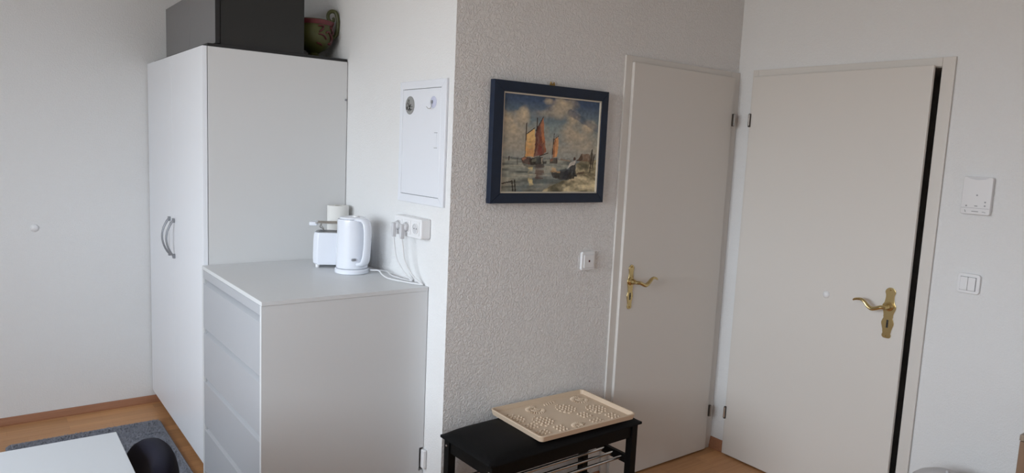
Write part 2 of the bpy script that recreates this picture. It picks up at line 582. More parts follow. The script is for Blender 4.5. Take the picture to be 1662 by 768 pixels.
# ------------------------------------------------------------------ right door, slightly ajar
d2 = thing('door_2', (XR, RL, 0), kind='structure')
for a, b in (((XR - .013, RL - .012, 0), (XR - .0004, RT0, RH)), ((XR - .013, RT, 0), (XR - .0004, OY1, RH)),
             ((XR - .013, OY1, RTOP - .004), (XR - .0004, RL - .012, RH))):
    box('door_frame', a, b, 'door', d2, .0025, 2)
ANG = math.radians(-1.5)
lf = thing('leaf_assembly', (XR - .0135, RL, 0), rz=ANG)
lf.parent = d2
lf.location = Vector((XR - .0135, RL, 0)) - ORG[d2]
WD = RL - RR_
def L2(mb, name, m_, parent=None):
    p = parent if parent is not None else lf
    o = mb.build(name, m_, p, local=True)
    ORG[o] = Vector((0, 0, 0))
    return o
bpy.data.objects.remove(lf)
# the leaf is a mesh turned about its hinge side; its fittings are its sub-parts
lfm = MB().box((-.0165, -WD, .008), (0, 0, RTOP), .0035, 2).build('leaf', 'door', d2, local=True)
lfm.location = Vector((XR - .0135, RL, 0)) - ORG[d2]
lfm.rotation_euler = (0, 0, ANG)
ORG[lfm] = Vector((0, 0, 0))
core = MB().box((0, -WD + .013, .008), (.026, -.013, RTOP - .013)).build('leaf_core', 'door', lfm, local=True)
hd = door_handle(lfm, (-.0165, -WD + .070, .836), 1, 'y', 1.013, 1.22, .134)
MB().lathe([(0, .011), (.006, .0105), (.012, .008), (.0155, .004), (.0165, .0005), (0, .0005)], (-.0165, -.498, .972), 24, axis='-x').build('door_bumper', 'white_plastic', lfm, local=True)
for zz in (1.775, .235):
    h_ = box('hinge', (XR - .040, RL - .003, zz - .034), (XR - .028, RL + .008, zz + .034), 'dark_steel', d2, .003)
    MB().tube([(XR - .041, RL + .002, zz - .026), (XR - .041, RL + .002, zz + .030)], .0046, 10).build('hinge_pin', 'chrome', h_)
box('door_seal', (XR - .0004, OY1 + .0002, .0), (XR + .1, OY1 + .004, RTOP - .008), 'dark_plastic', d2)

# ================================================================== WARDROBE
DW, YW, HW, HB = .664, .961, 1.955, .077
wd = thing('wardrobe', (-DW / 2, (YW + YL) / 2, 0), 'tall white two-door wardrobe with bow handles in the alcove corner', 'wardrobe')
YWL = YL - .024
box('side_panel', (-DW + .022, YW, .001), (-.003, YW + .018, HW), 'wardrobe_board', wd, .0012, 1)
MB().prism([(-DW + .022, HB), (-DW + .14, HB), (-DW + .14, .001), (-.003, .001), (-.003, HW), (-DW + .022, HW)], 'y', YWL - .018, YWL).build('side_panel', 'wardrobe_board', wd, smooth=False)
box('top_panel', (-DW + .022, YW + .0185, HW - .020), (-.003, YWL - .0185, HW - .002), 'wardrobe_board', wd, .001, 1)
box('bottom_panel', (-DW + .022, YW + .0185, HB), (-.003, YWL - .0185, HB + .018), 'wardrobe_board', wd, .001, 1)
box('back_panel', (-.009, YW + .0185, HB + .019), (-.004, YWL - .0185, HW - .021), 'wardrobe_board', wd)
box('plinth', (-DW + .12, YW + .0185, .001), (-DW + .136, YWL - .0185, HB - .001), 'wardrobe_board', wd)
YM = 1.555
for ya, yb, hy in ((YW - .002, YM - .0012, YM + .036), (YM + .0012, YWL + .012, YM + .036)):
    dr = box('door', (-DW, ya, HB), (-DW + .0195, yb, HW), 'white_front', wd, .0015, 2)
    near = ya < YW
    hy = YM - .036 if near else YM + .062
    pts = []
    z0, z1 = .962, 1.150
    for i in range(13):
        t = i / 12
        pts.append((-DW - .004 - .036 * math.sin(math.pi * t) ** .8, hy, z0 + (z1 - z0) * t))
    hh = MB().tube(pts, [.0075 - .0015 * math.sin(math.pi * i / 12) for i in range(13)], 10, flat=.75).build('handle', 'grey_metal', dr)
    for z in (z0 + .004, z1 - .004):
        MB().box((-DW - .012, hy - .008, z - .011), (-DW - .0003, hy + .008, z + .011), .002).build('handle_foot', 'grey_metal', dr)
MB().lathe([(0, .004), (.005, .003), (.006, 0), (0, 0)], (-.0095, YW - .0004, 1.776), 12, axis='-y').build('screw_cap', 'grey_metal', wd)

# ================================================================== CHEST OF DRAWERS
DD, YD, HD = .672, .1403, 1.007
ch = thing('chest_of_drawers', (-DD / 2, (YD + YW) / 2, 0), 'white chest of drawers with grip-groove fronts standing beside the wardrobe', 'chest of drawers')
box('top_board', (-DD, YD - .002, HD - .016), (-.003, YW - .0045, HD), 'chest_board', ch, .0012, 2)
# near side panel with a cut-out for the wall cable outlet at its lower back edge
sp = [(-DD, .001), (-.003, .001), (-.003, .228), (-.022, .228), (-.022, .328), (-.003, .328), (-.003, HD - .0165), (-DD, HD - .0165)]
MB().prism(sp, 'y', YD, YD + .018).build('side_panel', 'chest_board', ch, smooth=False)
box('side_panel', (-DD, YW - .0225, .001), (-.003, YW - .0045, HD - .0165), 'chest_board', ch, .001, 1)
box('back_panel', (-.012, YD + .0185, .02), (-.006, YW - .023, HD - .017), 'gap', ch)
box('carcass_front', (-DD + .055, YD + .0185, .02), (-DD + .060, YW - .023, HD - .017), 'gap', ch)
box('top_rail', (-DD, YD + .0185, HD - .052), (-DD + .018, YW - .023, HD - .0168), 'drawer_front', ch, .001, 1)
zt = HD - .052
PITCH_D = .2215
for k in range(4):
    z1 = zt - .012 - k * PITCH_D
    z0 = z1 - (PITCH_D - .012)
    ya, yb = YD + .0200, YW - .0245
    # front board with a bevelled grip at its upper edge
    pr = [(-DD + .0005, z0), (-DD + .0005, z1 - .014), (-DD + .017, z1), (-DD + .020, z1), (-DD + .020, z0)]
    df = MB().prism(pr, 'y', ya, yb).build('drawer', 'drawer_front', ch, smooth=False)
    box('drawer_side', (-DD + .0202, ya + .02, z0 + .02), (-DD + .05, ya + .032, z1 - .03), 'chest_board', df)
    box('groove_stop', (-DD + .001, yb - .028, z1 - .010), (-DD + .019, yb - .0002, z1 + .0115), 'board_edge', df)

# white cable outlet poking through the cut-out
co = thing('cable_outlet', (-.012, .125, .23), 'small white plastic cable outlet on wall at lower back edge of the chest', 'outlet')
MB().box((-.016, .112, .243), (-.0015, .1385, .322), .004, 3).build('outlet_cover', 'white_plastic', co)
MB().box((-.013, .1385, .255), (-.004, .142, .31), .001, 1).build('outlet_inner', 'dark_plastic', co)

# ================================================================== ON THE WARDROBE
TB = HW + .0135
box('dark_board', (-.640, YW + .004, HW + .0005), (-.004, YWL - .05, TB), 'cab_black', None, .001)
tag(bpy.data.objects['dark_board'], 'thin black board lying flat on top of the wardrobe', 'board')
c2 = thing('storage_cabinet', (-.41, 1.46, TB), 'anthracite two-door storage cabinet lying on top of the wardrobe', 'cabinet')
CY0, CY1, CZ1 = YW + .012, 1.945, 2.235
box('body', (-.585, CY0, TB + .0005), (-.214, CY1, CZ1), 'cab_dark', c2, .002)
for ya, yb in ((CY0 - .001, 1.430), (1.433, CY1)):
    box('door', (-.607, ya, TB + .004), (-.589, yb, CZ1 - .002), 'cab_front', c2, .0015)
box('edge_band', (-.607, CY0 - .0045, TB + .004), (-.589, CY0 - .0015, CZ1 - .002), 'cab_black', c2)
box('door_gasket', (-.5888, CY0 + .003, TB + .008), (-.5853, CY1 - .004, CZ1 - .008), 'cab_black', c2)
box('base_strip', (-.584, CY0 - .003, TB + .0005), (-.215, CY0 - .0003, TB + .014), 'cab_black', c2)

# amphora-like vase
VC = Vector((-.114, 1.115, TB))
vs = thing('vase', VC, 'olive green ceramic vase with scroll handle and red ornament beside the dark cabinet', 'vase')
VP = [(0, 0.001), (.040, .001), (.043, .006), (.040, .012), (.026, .020), (.025, .028), (.036, .036), (.062, .050), (.084, .074), (.094, .100), (.095, .122),
      (.090, .145), (.086, .156), (.088, .160), (.096, .176), (.097, .180), (.093, .181), (.085, .166), (.080, .150), (.084, .120), (.06, .06), (0, .045)]
bd = MB().lathe(VP, VC, 40).build('body', 'vase', vs, sharp=60)
MB().lathe([(.0876, .1575), (.0895, .158), (.0975, .1765), (.0965, .178), (.0868, .159)], VC, 40).build('rim_band', 'vase_red', bd)
for sgn in (1,):
    a = math.radians(-22)
    D = Vector((math.cos(a), math.sin(a), 0)) * sgn
    pp = [(.092, .105), (.104, .120), (.111, .142), (.114, .168), (.114, .192), (.109, .215), (.102, .230), (.086, .234), (.072, .226), (.066, .210), (.069, .194), (.080, .184), (.091, .187), (.094, .197), (.088, .203)]
    MB().tube([VC + D * r + Vector((0, 0, z)) for r, z in pp], [.007, .0085, .0095, .0098, .0098, .0098, .0096, .0092, .0088, .0084, .008, .0076, .0072, .0066, .005], 10, smooth=3).build('scroll_handle', 'vase', vs)
def on_body(ang, z, off=.0015):
    zs = [q[1] for q in VP[:13]]
    rs = [q[0] for q in VP[:13]]
    r = float(np.interp(z, zs, rs)) + off
    return VC + Vector((r * math.cos(ang), r * math.sin(ang), z))
A0 = math.radians(-62)
for a0 in (A0 + .12, A0 + math.pi):
    for m_, rad, off in (('vase_dark', .0098, .0), ('vase_red', .0072, .0026)):
        for pts in ([(.02, .145), (.10, .150), (.17, .140), (.16, .122), (.06, .112)], [(-.35, .118), (-.2, .125), (-.05, .112), (.08, .098), (.14, .082), (.08, .070), (-.02, .074)],
                    [(-.75, .148), (-.6, .150), (-.45, .146), (-.55, .13), (-.7, .12)], [(-.75, .11), (-.55, .108), (-.4, .1), (-.3, .09)], [(-.8, .07), (-.6, .066), (-.45, .06)]):
            MB().tube([on_body(a0 + t, z, off) for t, z in pts], [rad * .7] + [rad] * (len(pts) - 2) + [rad * .8], 8, smooth=4, flat=.5).build('ornament', m_, bd)

# ================================================================== ON THE CHEST
Z0 = HD
# paper roll
pr_ = thing('paper_roll', (-.069, .895, Z0), 'upright white kitchen paper roll in the corner behind the toaster', 'paper roll')
MB().lathe([(.020, .001), (.049, .001), (.0505, .004), (.0505, .262), (.049, .265), (.020, .265), (.020, .001)], (-.069, .895, Z0), 36).build('paper', 'paper', pr_)
MB().lathe([(.0165, .001), (.0196, .001), (.0196, .263), (.0165, .263), (.0165, .001)], (-.069, .895, Z0), 24).build('core', 'cardboard', pr_)

# toaster (rounded box, axis turned), rack on top
TA = math.radians(-28)
TC = Vector((-.134, .740, Z0))
to = thing('toaster', TC, 'white toaster with wire bun rack behind the kettle', 'toaster', rz=TA)
def TB_(name, mb, m_, parent=to, **k):
    o = mb.build(name, m_, parent, local=True, **k)
    ORG[o] = Vector((0, 0, 0))
    return o
TLx, TLy = .108, .068
oct_ = [(-TLx, -TLy + .03), (-TLx + .022, -TLy), (TLx - .022, -TLy), (TLx, -TLy + .03), (TLx, TLy - .03), (TLx - .022, TLy), (-TLx + .022, TLy), (-TLx, TLy - .03)]
def toaster_shell():
    rings = []
    for z, s in ((.014, .93), (.020, .985), (.045, 1.0), (.120, .985), (.150, .965), (.158, .93)):
        rings.append([(x * s, y * s, z) for x, y in oct_])
    mb = MB()
    mb.grid(rings, closed_u=True)
    bm = mb.bm
    bm.verts.ensure_lookup_table()
    bm.faces.new([bm.verts[i] for i in range(8)][::-1])
    bm.faces.new([bm.verts[len(bm.verts) - 8 + i] for i in range(8)])
    bmesh.ops.recalc_face_normals(bm, faces=bm.faces)
    es = [e for e in bm.edges if abs(e.verts[0].co.z - e.verts[1].co.z) > .004]
    bmesh.ops.bevel(bm, geom=es, offset=.006, segments=2, profile=.5, affect='EDGES')
    return mb
tb = TB_('body', toaster_shell(), 'cream_plastic')
TB_('slot_plate', MB().box((-.095, -.042, .156), (.095, .042, .1605), .003), 'grey_plastic')
for yy in (-.022, .022):
    TB_('slot', MB().box((-.082, yy - .011, .158), (.082, yy + .011, .1612)), 'dark_plastic')
for x in (-.085, .085):
    for yy in (-.045, .045):
        TB_('foot', MB().lathe([(0, .0005), (.009, .0005), (.010, .014), (0, .014)], (x, yy, 0), 12), 'white_plastic')
rk = TB_('rack', MB().tube([(-.096, -.040, .200), (.096, -.040, .200), (.096, .040, .200), (-.096, .040, .200), (-.096, -.040, .200)], .0022, 8), 'light_steel')
for yy in (-.02, 0, .02):
    TB_('rack_wire', MB().tube([(-.096, yy, .200), (.096, yy, .200)], .0016, 6), 'light_steel', rk)
for x in (-.07, .07):
    TB_('rack_leg', MB().tube([(x, -.040, .200), (x - .008, -.030, .182), (x + .004, -.012, .172), (x + .006, 0, .1605)], .0018, 6, smooth=3), 'light_steel', rk)
    TB_('rack_leg', MB().tube([(x, .040, .200), (x - .008, .030, .182), (x + .004, .012, .172), (x + .006, 0, .1605)], .0018, 6, smooth=3), 'light_steel', rk)
TB_('rack_grip', MB().box((-.126, -.034, .186), (-.090, .034, .204), .005, 3), 'cream_plastic', rk)

# kettle
KC = Vector((-.146, .558, Z0))
KA = math.radians(-78)                       # direction of the handle (towards the viewer's right)
ke = thing('kettle', KC, 'white plastic electric kettle on its base at the front of the chest', 'kettle', rz=KA)
def KB(name, mb, m_, parent=ke, **k):
    o = mb.build(name, m_, parent, local=True, **k)
    ORG[o] = Vector((0, 0, 0))
    return o
KB('power_base', MB().lathe([(0, .0005), (.070, .0005), (.0735, .003), (.0735, .018), (.070, .0225), (0, .0225)], (0, 0, 0), 40), 'cream_plastic')
KBODY = [(0, .0235), (.066, .0235), (.0685, .026), (.0690, .060), (.0670, .140), (.0650, .205), (.0655, .228), (.0640, .236), (0, .240)]
kb = KB('body', MB().lathe(KBODY, (0, 0, 0), 48), 'cream_plastic', sharp=50)
KB('lid', MB().lathe([(0, .2382), (.056, .2370), (.058, .239), (.054, .2455), (.030, .249), (0, .250)], (0, 0, 0), 40), 'cream_plastic')
KB('lid_button', MB().lathe([(0, .249), (.016, .2485), (.015, .2525), (0, .2535)], (.025, 0, 0), 20), 'white_plastic')
# broad loop handle standing off the body
hp = [(.050, .236), (.074, .238), (.094, .230), (.104, .205), (.106, .160), (.103, .110), (.096, .070), (.084, .052), (.066, .046)]
hm = MB()
secs = []
pp, _ = spline([Vector((r, 0, z)) for r, z in hp], 1, 4)
n = len(pp)
for i, p in enumerate(pp):
    t = (pp[min(i + 1, n - 1)] - pp[max(i - 1, 0)]).normalized()
    nrm = Vector((t.z, 0, -t.x))
    ww = .019 + .010 * abs(2 * i / (n - 1) - 1) ** 2
    th = .0085 + .004 * abs(2 * i / (n - 1) - 1) ** 2
    secs.append([p + nrm * (th * math.cos(a) * (1 if abs(math.cos(a)) else 1)) + Vector((0, ww * math.sin(a), 0)) for a in [2 * math.pi * k / 16 for k in range(16)]])
hm.grid(secs, closed_u=True)
hm.bm.verts.ensure_lookup_table()
hm.bm.faces.new([hm.bm.verts[k] for k in range(16)])
hm.bm.faces.new([hm.bm.verts[len(hm.bm.verts) - 16 + k] for k in range(16)])
bmesh.ops.recalc_face_normals(hm.bm, faces=hm.bm.faces)
KB('handle', hm, 'cream_plastic', sharp=60)
KB('spout', MB().prism([(-.060, -.022), (-.060, .022), (-.074, .012), (-.080, 0), (-.074, -.012)], 'z', .205, .236, .003), 'cream_plastic')
sw = KB('switch', MB().box((.060, -.050, .062), (.070, -.030, .073), .003), 'grey_plastic')
sw.rotation_euler = (0, 0, math.radians(0))

# ------------------------------------------------------------------ triple socket on the alcove wall, plugs and cables
so = thing('triple_socket', (-.022, .240, 1.20), 'white surface-mounted triple wall socket above the chest', 'socket')
SY0, SY1, SZ0, SZ1, SD = .137, .366, 1.200, 1.282, .045
MB().prism(rrect(SY0, SY1, SZ0, SZ1, .010, 4), 'x', -SD, -.0008, .005, 3).build('housing', 'white_plastic', so)
cy = [.322, .251, .180]
for c in cy:
    ins = MB().prism(rrect(c - .029, c + .029, 1.212, 1.270, .004, 3), 'x', -SD - .0022, -SD - .0002, .0008, 1).build('insert', 'white_plastic', so)
    MB().lathe([(.0222, .0004), (.0222, .0030), (.0200, .0036), (.0196, .0004)], (-SD - .0022, c, 1.241), 28, axis='-x').build('socket_ring', 'white_plastic', ins)
    MB().lathe([(0, .0008), (.0194, .0008), (.0194, .0003), (0, .0003)], (-SD - .0022, c, 1.241), 28, axis='-x').build('socket_well', 'plug', ins)
    for dy in (-.0095, .0095):
        MB().lathe([(0, .0016), (.0026, .0016), (.0026, .0008), (0, .0008)], (-SD - .0022, c + dy, 1.241), 10, axis='-x').build('pin_hole', 'dark_plastic', ins)
def plug(c, label, run):
    x0 = -SD - .0030
    t = thing('plug', (x0 - .02, c, 1.215), label, 'plug', 'flat plugs with white cables')
    MB().lathe([(0, .0012), (.0175, .0012), (.018, .004), (.016, .012), (.010, .016), (0, .016)], (x0 - .0008, c, 1.241), 20, axis='-x').build('plug_body', 'plug', t)
    MB().prism([(c - .0095, 1.252), (c + .0095, 1.252), (c + .0085, 1.205), (c + .005, 1.192), (c - .005, 1.192), (c - .0085, 1.205)], 'x', x0 - .030, x0 - .012, .004, 2).build('plug_grip', 'plug', t)
    xc = x0 - .021
    MB().tube([(xc, c, 1.196)] + run, .0034, 8, smooth=6).build('cable', 'cable', t)
    return t
plug(cy[0], 'left flat plug with white cable in the triple socket', [(-.066, .318, 1.15), (-.058, .312, 1.10), (-.040, .285, 1.05), (-.016, .262, 1.018), (-.012, .258, Z0 + .006), (-.020, .275, Z0 + .0045),
     (-.030, .34, Z0 + .0045), (-.035, .40, Z0 + .006), (-.030, .45, Z0 + .014), (-.030, .50, Z0 + .010), (-.04, .57, Z0 + .0045), (-.05, .63, Z0 + .0045)])
plug(cy[1], 'right flat plug with white cable in the triple socket', [(-.066, .243, 1.15), (-.060, .236, 1.10), (-.040, .205, 1.045), (-.014, .176, 1.014), (-.013, .172, Z0 + .005), (-.025, .19, Z0 + .0045),
     (-.055, .27, Z0 + .0045), (-.075, .35, Z0 + .0045), (-.078, .40, Z0 + .012), (-.074, .44, Z0 + .022), (-.078, .48, Z0 + .018), (-.082, .508, Z0 + .014)])

# ------------------------------------------------------------------ fuse box panel with disc and hook
PY0, PY1, PZ0, PZ1 = .0364, .4059, 1.338, 1.833
fb = thing('fuse_box', (-.006, (PY0 + PY1) / 2, PZ0), 'flush white fuse box panel on the alcove wall', 'fuse box')
DY0, DY1, DZ0, DZ1 = .0755, .3800, 1.3725, 1.7995
for pts in ([(PY0, PZ0), (PY1, PZ0), (DY1 + .002, DZ0 - .002), (DY0 - .002, DZ0 - .002)], [(PY0, PZ1), (PY1, PZ1), (DY1 + .002, DZ1 + .002), (DY0 - .002, DZ1 + .002)],
            [(PY0, PZ0), (PY0, PZ1), (DY0 - .002, DZ1 + .002), (DY0 - .002, DZ0 - .002)], [(PY1, PZ0), (PY1, PZ1), (DY1 + .002, DZ1 + .002), (DY1 + .002, DZ0 - .002)]):
    MB().prism(pts, 'x', -.011, -.0006, .0012, 1).build('frame_rail', 'panel_white', fb)
box('recess', (-.004, DY0 - .0018, DZ0 - .0018), (-.0008, DY1 + .0018, DZ1 + .0018), 'gap', fb)
fd = box('door', (-.0100, DY0, DZ0), (-.0045, DY1, DZ1), 'panel_white', fb, .001, 1)
lt = box('latch', (-.0115, .100, 1.568), (-.0102, .118, 1.625), 'panel_white', fd, .0005, 1)
for z in (1.567, 1.6262):
    box('latch_slot', (-.0108, .094, z - .0012), (-.0102, .118, z + .0012), 'grey_print', fd)
FX = -.0102
ds = thing('pictogram_disc', (FX, .319, 1.736 - .037), 'round silver disc with a black smoking pictogram on the fuse box', 'sign')
MB().lathe([(0, .0022), (.0355, .0022), (.037, .0012), (.037, .0002), (0, .0002)], (FX, .319, 1.736), 40, axis='-x').build('disc', 'disc', ds)
xk = FX - .0026
def mark(pts, r, parent, m_='print'):
    return MB().tube([(xk, .319 + a, 1.736 + b) for a, b in pts], r, 6, flat=1).build('pictogram', m_, parent)
mark([(.027, -.016), (-.024, -.016)], .0011, ds)
mark([(.027, -.006), (-.024, -.006)], .0011, ds)
mark([(.027, -.016), (.027, -.006)], .0011, ds)
mark([(.018, -.016), (.018, -.006)], .0022, ds)
mark([(-.012, -.022), (.011, .004)], .0016, ds)
mark([(.011, -.022), (-.012, .004)], .0016, ds)
mark([(-.0005, -.024), (-.0005, .006)], .0014, ds)
mark([(.022, -.003), (.026, .006), (.018, .012), (.012, .006), (.004, .010), (.004, .022), (.010, .024), (.014, .014)], .0010, ds)
hk = thing('suction_hook', (FX, .131, 1.715), 'clear suction cup with small wire hook on the fuse box', 'hook')
MB().lathe([(0, .006), (.006, .0055), (.012, .003), (.023, .0012), (.023, .0002), (0, .0002)], (FX, .131, 1.745), 28, axis='-x').build('suction_cup', 'suction', hk)
MB().box((FX - .012, .125, 1.739), (FX - .005, .137, 1.752), .003).build('hook_boss', 'grey_plastic', hk)
MB().tube([(FX - .010, .131, 1.740), (FX - .010, .131, 1.728), (FX - .012, .133, 1.721), (FX - .016, .143, 1.719), (FX - .019, .152, 1.727)], .0013, 8, smooth=4).build('hook_wire', 'light_steel', hk)

# ================================================================== PAINTING
def lin(c):
    c = np.asarray(c, float) / 255
    return np.where(c <= .04045, c / 12.92, ((c + .055) / 1.055) ** 2.4)
def vnoise(u, v, f, seed):
    rs = np.random.RandomState(seed)
    n = 64
    G = rs.rand(n, n)
    x, y = u * f, v * f
    xi, yi = np.floor(x).astype(int), np.floor(y).astype(int)
    fx, fy = x - xi, y - yi
    fx, fy = fx * fx * (3 - 2 * fx), fy * fy * (3 - 2 * fy)
    g_ = lambda a, b: G[a % n, b % n]
    return (g_(xi, yi) * (1 - fx) + g_(xi + 1, yi) * fx) * (1 - fy) + (g_(xi, yi + 1) * (1 - fx) + g_(xi + 1, yi + 1) * fx) * fy
def fbm(u, v, f, seed, o=4):
    return sum(vnoise(u, v, f * 2 ** k, seed + k) * .5 ** (k + 1) for k in range(o)) / (1 - .5 ** o)
def inpoly(u, v, P):
    r = np.zeros(u.shape, bool)
    n = len(P)
    for i in range(n):
        x1, y1 = P[i]
        x2, y2 = P[(i + 1) % n]
        c = ((y1 > v) != (y2 > v))
        r ^= c & (u < (x2 - x1) * (v - y1) / ((y2 - y1) if y2 != y1 else 1e-9) + x1)
    return r
def nearline(u, v, a, b, w_):
    ax, ay = a
    bx, by = b
    dx, dy = bx - ax, by - ay
    t = np.clip(((u - ax) * dx + (v - ay) * dy) / (dx * dx + dy * dy), 0, 1)
    return np.hypot((u - ax - t * dx) * 1.3, v - ay - t * dy) < w_
def paint(u, v):
    ru = u + .020 * (fbm(u, v, 22, 91) - .5)
    rv = v + .030 * (fbm(u, v, 22, 77) - .5)
    def mix(C, c, m_):
        m_ = np.clip(m_, 0, 1)[..., None]
        return C * (1 - m_) + lin(c) * m_
    S = np.zeros(u.shape + (3,))
    t = np.clip((v - .35) / .65, 0, 1)
    S[:] = lin((122, 122, 114))
    S = mix(S, (92, 110, 112), np.clip((t - .15) * 2.2, 0, 1) * (.4 + .9 * fbm(u, v, 5, 3)))
    S = mix(S, (48, 66, 92), np.clip((t - .50) * 2.4, 0, 1))
    for (cu, cv, a, b, s) in ((.05, .72, .09, .10, .9), (.19, .77, .07, .10, 1), (.13, .60, .16, .14, .8), (.56, .87, .14, .09, .8), (.62, .93, .12, .07, .9), (.72, .76, .08, .13, 1), (.67, .64, .10, .08, .9),
                              (.89, .70, .10, .10, 1), (.82, .58, .20, .10, .7), (.35, .60, .10, .12, .35), (.44, .96, .05, .03, .8), (.40, .82, .12, .05, .35), (.30, .46, .45, .08, .45), (.9, .47, .2, .08, .45)):
        dd = np.hypot((ru - cu) / a, (rv - cv) / b) + 1.0 * (fbm(u, v, 11, int(cu * 100)) - .5)
        lum = np.clip((rv - cv) / b * .5 + .55, 0, 1)
        S = mix(S, (126, 118, 104), np.clip((1.25 - dd) * 1.3, 0, 1) * s)
        S = mix(S, (176, 156, 122), np.clip((1.05 - dd) * 1.2, 0, 1) * s * lum * (.35 + .9 * fbm(u, v, 18, 40)))
    S = mix(S, (44, 60, 84), np.clip((nearline(ru, rv, (.68, .86), (.99, .70), .035)).astype(float) * .6, 0, 1) * fbm(u, v, 12, 8) * 1.6)
    # sea
    sea = rv < .353
    W = np.zeros_like(S)
    W[:] = lin((110, 112, 102))
    st = fbm(u * .35, v * 3.2, 12, 21)
    W = mix(W, (66, 70, 66), np.clip((st - .48) * 5, 0, .85))
    W = mix(W, (140, 134, 116), np.clip((.44 - st) * 5, 0, .7))
    W = mix(W, (84, 100, 104), np.clip((fbm(u, v, 5, 17) - .5) * 3, 0, .6))
    W = mix(W, (80, 70, 52), np.clip((.16 - v) * 5, 0, .7) * fbm(u, v, 8, 66) * 1.4)
    C = np.where(sea[..., None], W, S)
    C = mix(C, (78, 84, 86), (np.abs(rv - .353) < .006) * .6 * (u < .8))
    C = mix(C, (176, 156, 100), inpoly(ru + .02 * (st - .5), rv, [(.262, .27), (.315, .272), (.324, .062), (.281, .061)]) * np.clip((fbm(u * .5, v * 3, 12, 5) - .3) * 3, 0, .8))
    C = mix(C, (76, 44, 36), inpoly(ru + .04 * (st - .5), rv, [(.33, .29), (.42, .29), (.43, .14), (.35, .14)]) * np.clip((fbm(u * .5, v * 3, 12, 9) - .42) * 4, 0, .7))
    C = mix(C, (40, 40, 38), inpoly(ru, rv, [(.20, .30), (.43, .30), (.42, .255), (.22, .262)]) * .6)
    # shore
    sh = inpoly(ru, rv, [(1.01, .366), (.838, .347), (.777, .31), (.762, .224), (.726, .148), (.563, .091), (.368, -.02), (1.01, -.02)])
    sn = fbm(u * .8 + v * .5, v * 1.6, 13, 51)
    C = mix(C, (150, 136, 102), sh * 1.)
    C = mix(C, (84, 76, 54), sh * np.clip((sn - .5) * 4.5, 0, .85))
    C = mix(C, (184, 170, 132), sh * np.clip((.45 - sn) * 4, 0, .7))
    C = mix(C, (62, 60, 44), sh * np.clip((fbm(u, v, 7, 33) - .58) * 6, 0, .7))
    P = lambda pts, c, a=1.: mix(C, c, inpoly(ru * .8 + u * .2, rv * .6 + v * .4, pts) * a * np.clip(.72 + .6 * (fbm(u * 1.5, v * .6, 30, 61) - .3), 0, 1))
    Ln = lambda a, b, w_, c, al=1.: mix(C, c, nearline(u, v, a, b, w_) * al)
    C = P([(.774, .342), (.832, .42), (.914, .424), (.936, .371), (.926, .338)], (104, 76, 52))
    C = P([(.774, .342), (.832, .42), (.845, .36), (.82, .342)], (64, 46, 34))
    C = P([(.904, .337), (.941, .468), (.971, .383), (.956, .295)], (64, 52, 40), .8)
    C = Ln((.945, .47), (.93, .22), .007, (46, 38, 30))
    C = Ln((.978, .42), (.95, .26), .006, (56, 46, 36))
    # boats
    C = P([(.192, .344), (.228, .366), (.303, .353), (.307, .296), (.21, .292)], (72, 44, 34))
    C = P([(.198, .342), (.228, .362), (.25, .345), (.21, .325)], (150, 96, 66), .9)
    C = P([(.274, .348), (.36, .376), (.41, .368), (.426, .296), (.288, .283)], (36, 32, 28))
    C = P([(.30, .345), (.345, .36), (.345, .32), (.30, .31)], (92, 92, 76), .8)
    C = P([(.395, .362), (.41, .362), (.415, .30), (.40, .30)], (140, 128, 108), .8)
    C = P([(.416, .321), (.452, .322), (.446, .295), (.418, .294)], (32, 30, 28))
    C = P([(.482, .351), (.563, .365), (.572, .302), (.49, .299)], (44, 34, 28))
    C = P([(.49, .35), (.52, .358), (.515, .325), (.495, .32)], (120, 66, 44), .8)
    C = P([(.239, .603), (.312, .663), (.329, .538), (.317, .37), (.232, .364)], (176, 130, 60))
    C = P([(.239, .603), (.312, .663), (.325, .56), (.25, .52)], (190, 150, 78), .8)
    C = P([(.25, .45), (.31, .46), (.312, .375), (.24, .37)], (166, 104, 42), .6)
    C = P([(.325, .639), (.395, .783), (.44, .421), (.399, .388), (.312, .37), (.328, .497)], (100, 46, 26))
    C = P([(.372, .704), (.395, .783), (.423, .544), (.399, .501)], (152, 88, 40))
    C = P([(.325, .639), (.352, .69), (.345, .45), (.315, .375), (.328, .497)], (72, 36, 28), .8)
    C = P([(.36, .50), (.40, .48), (.40, .39), (.345, .38)], (104, 34, 26), .8)
    C = P([(.41, .56), (.424, .55), (.44, .421), (.42, .41)], (140, 78, 40), .8)
    C = P([(.523, .561), (.561, .594), (.569, .47), (.552, .375), (.512, .362)], (182, 116, 42))
    C = P([(.523, .561), (.536, .57), (.53, .37), (.512, .362)], (120, 66, 34), .9)
    for a, b, w_ in (((.233, .713), (.229, .36), .0045), ((.239, .603), (.315, .669), .005), ((.337, .778), (.337, .64), .004), ((.325, .639), (.398, .79), .0045), ((.38, .381), (.461, .412), .005),
                     ((.518, .622), (.506, .352), .005), ((.523, .561), (.565, .60), .004), ((.158, .35), (.16, .28), .003), ((.075, .36), (.075, .33), .008)):
        C = Ln(a, b, w_, (48, 36, 30))
    # rowing boat and men
    C = P([(.496, .226), (.534, .206), (.615, .219), (.763, .213), (.752, .146), (.623, .126), (.528, .153)], (40, 34, 28))
    C = Ln((.500, .222), (.600, .212), .008, (130, 104, 72))
    C = P([(.51, .26), (.55, .255), (.57, .22), (.51, .22)], (168, 134, 84), .8)
    C = P([(.722, .325), (.765, .342), (.763, .267), (.784, .171), (.754, .168), (.731, .223), (.684, .147), (.632, .139), (.641, .209), (.695, .264)], (34, 32, 34))
    C = P([(.702, .318), (.763, .346), (.76, .299), (.674, .264)], (176, 168, 156), .9)
    C = P([(.60, .23), (.66, .26), (.70, .23), (.66, .13), (.61, .13)], (38, 40, 46), .8)
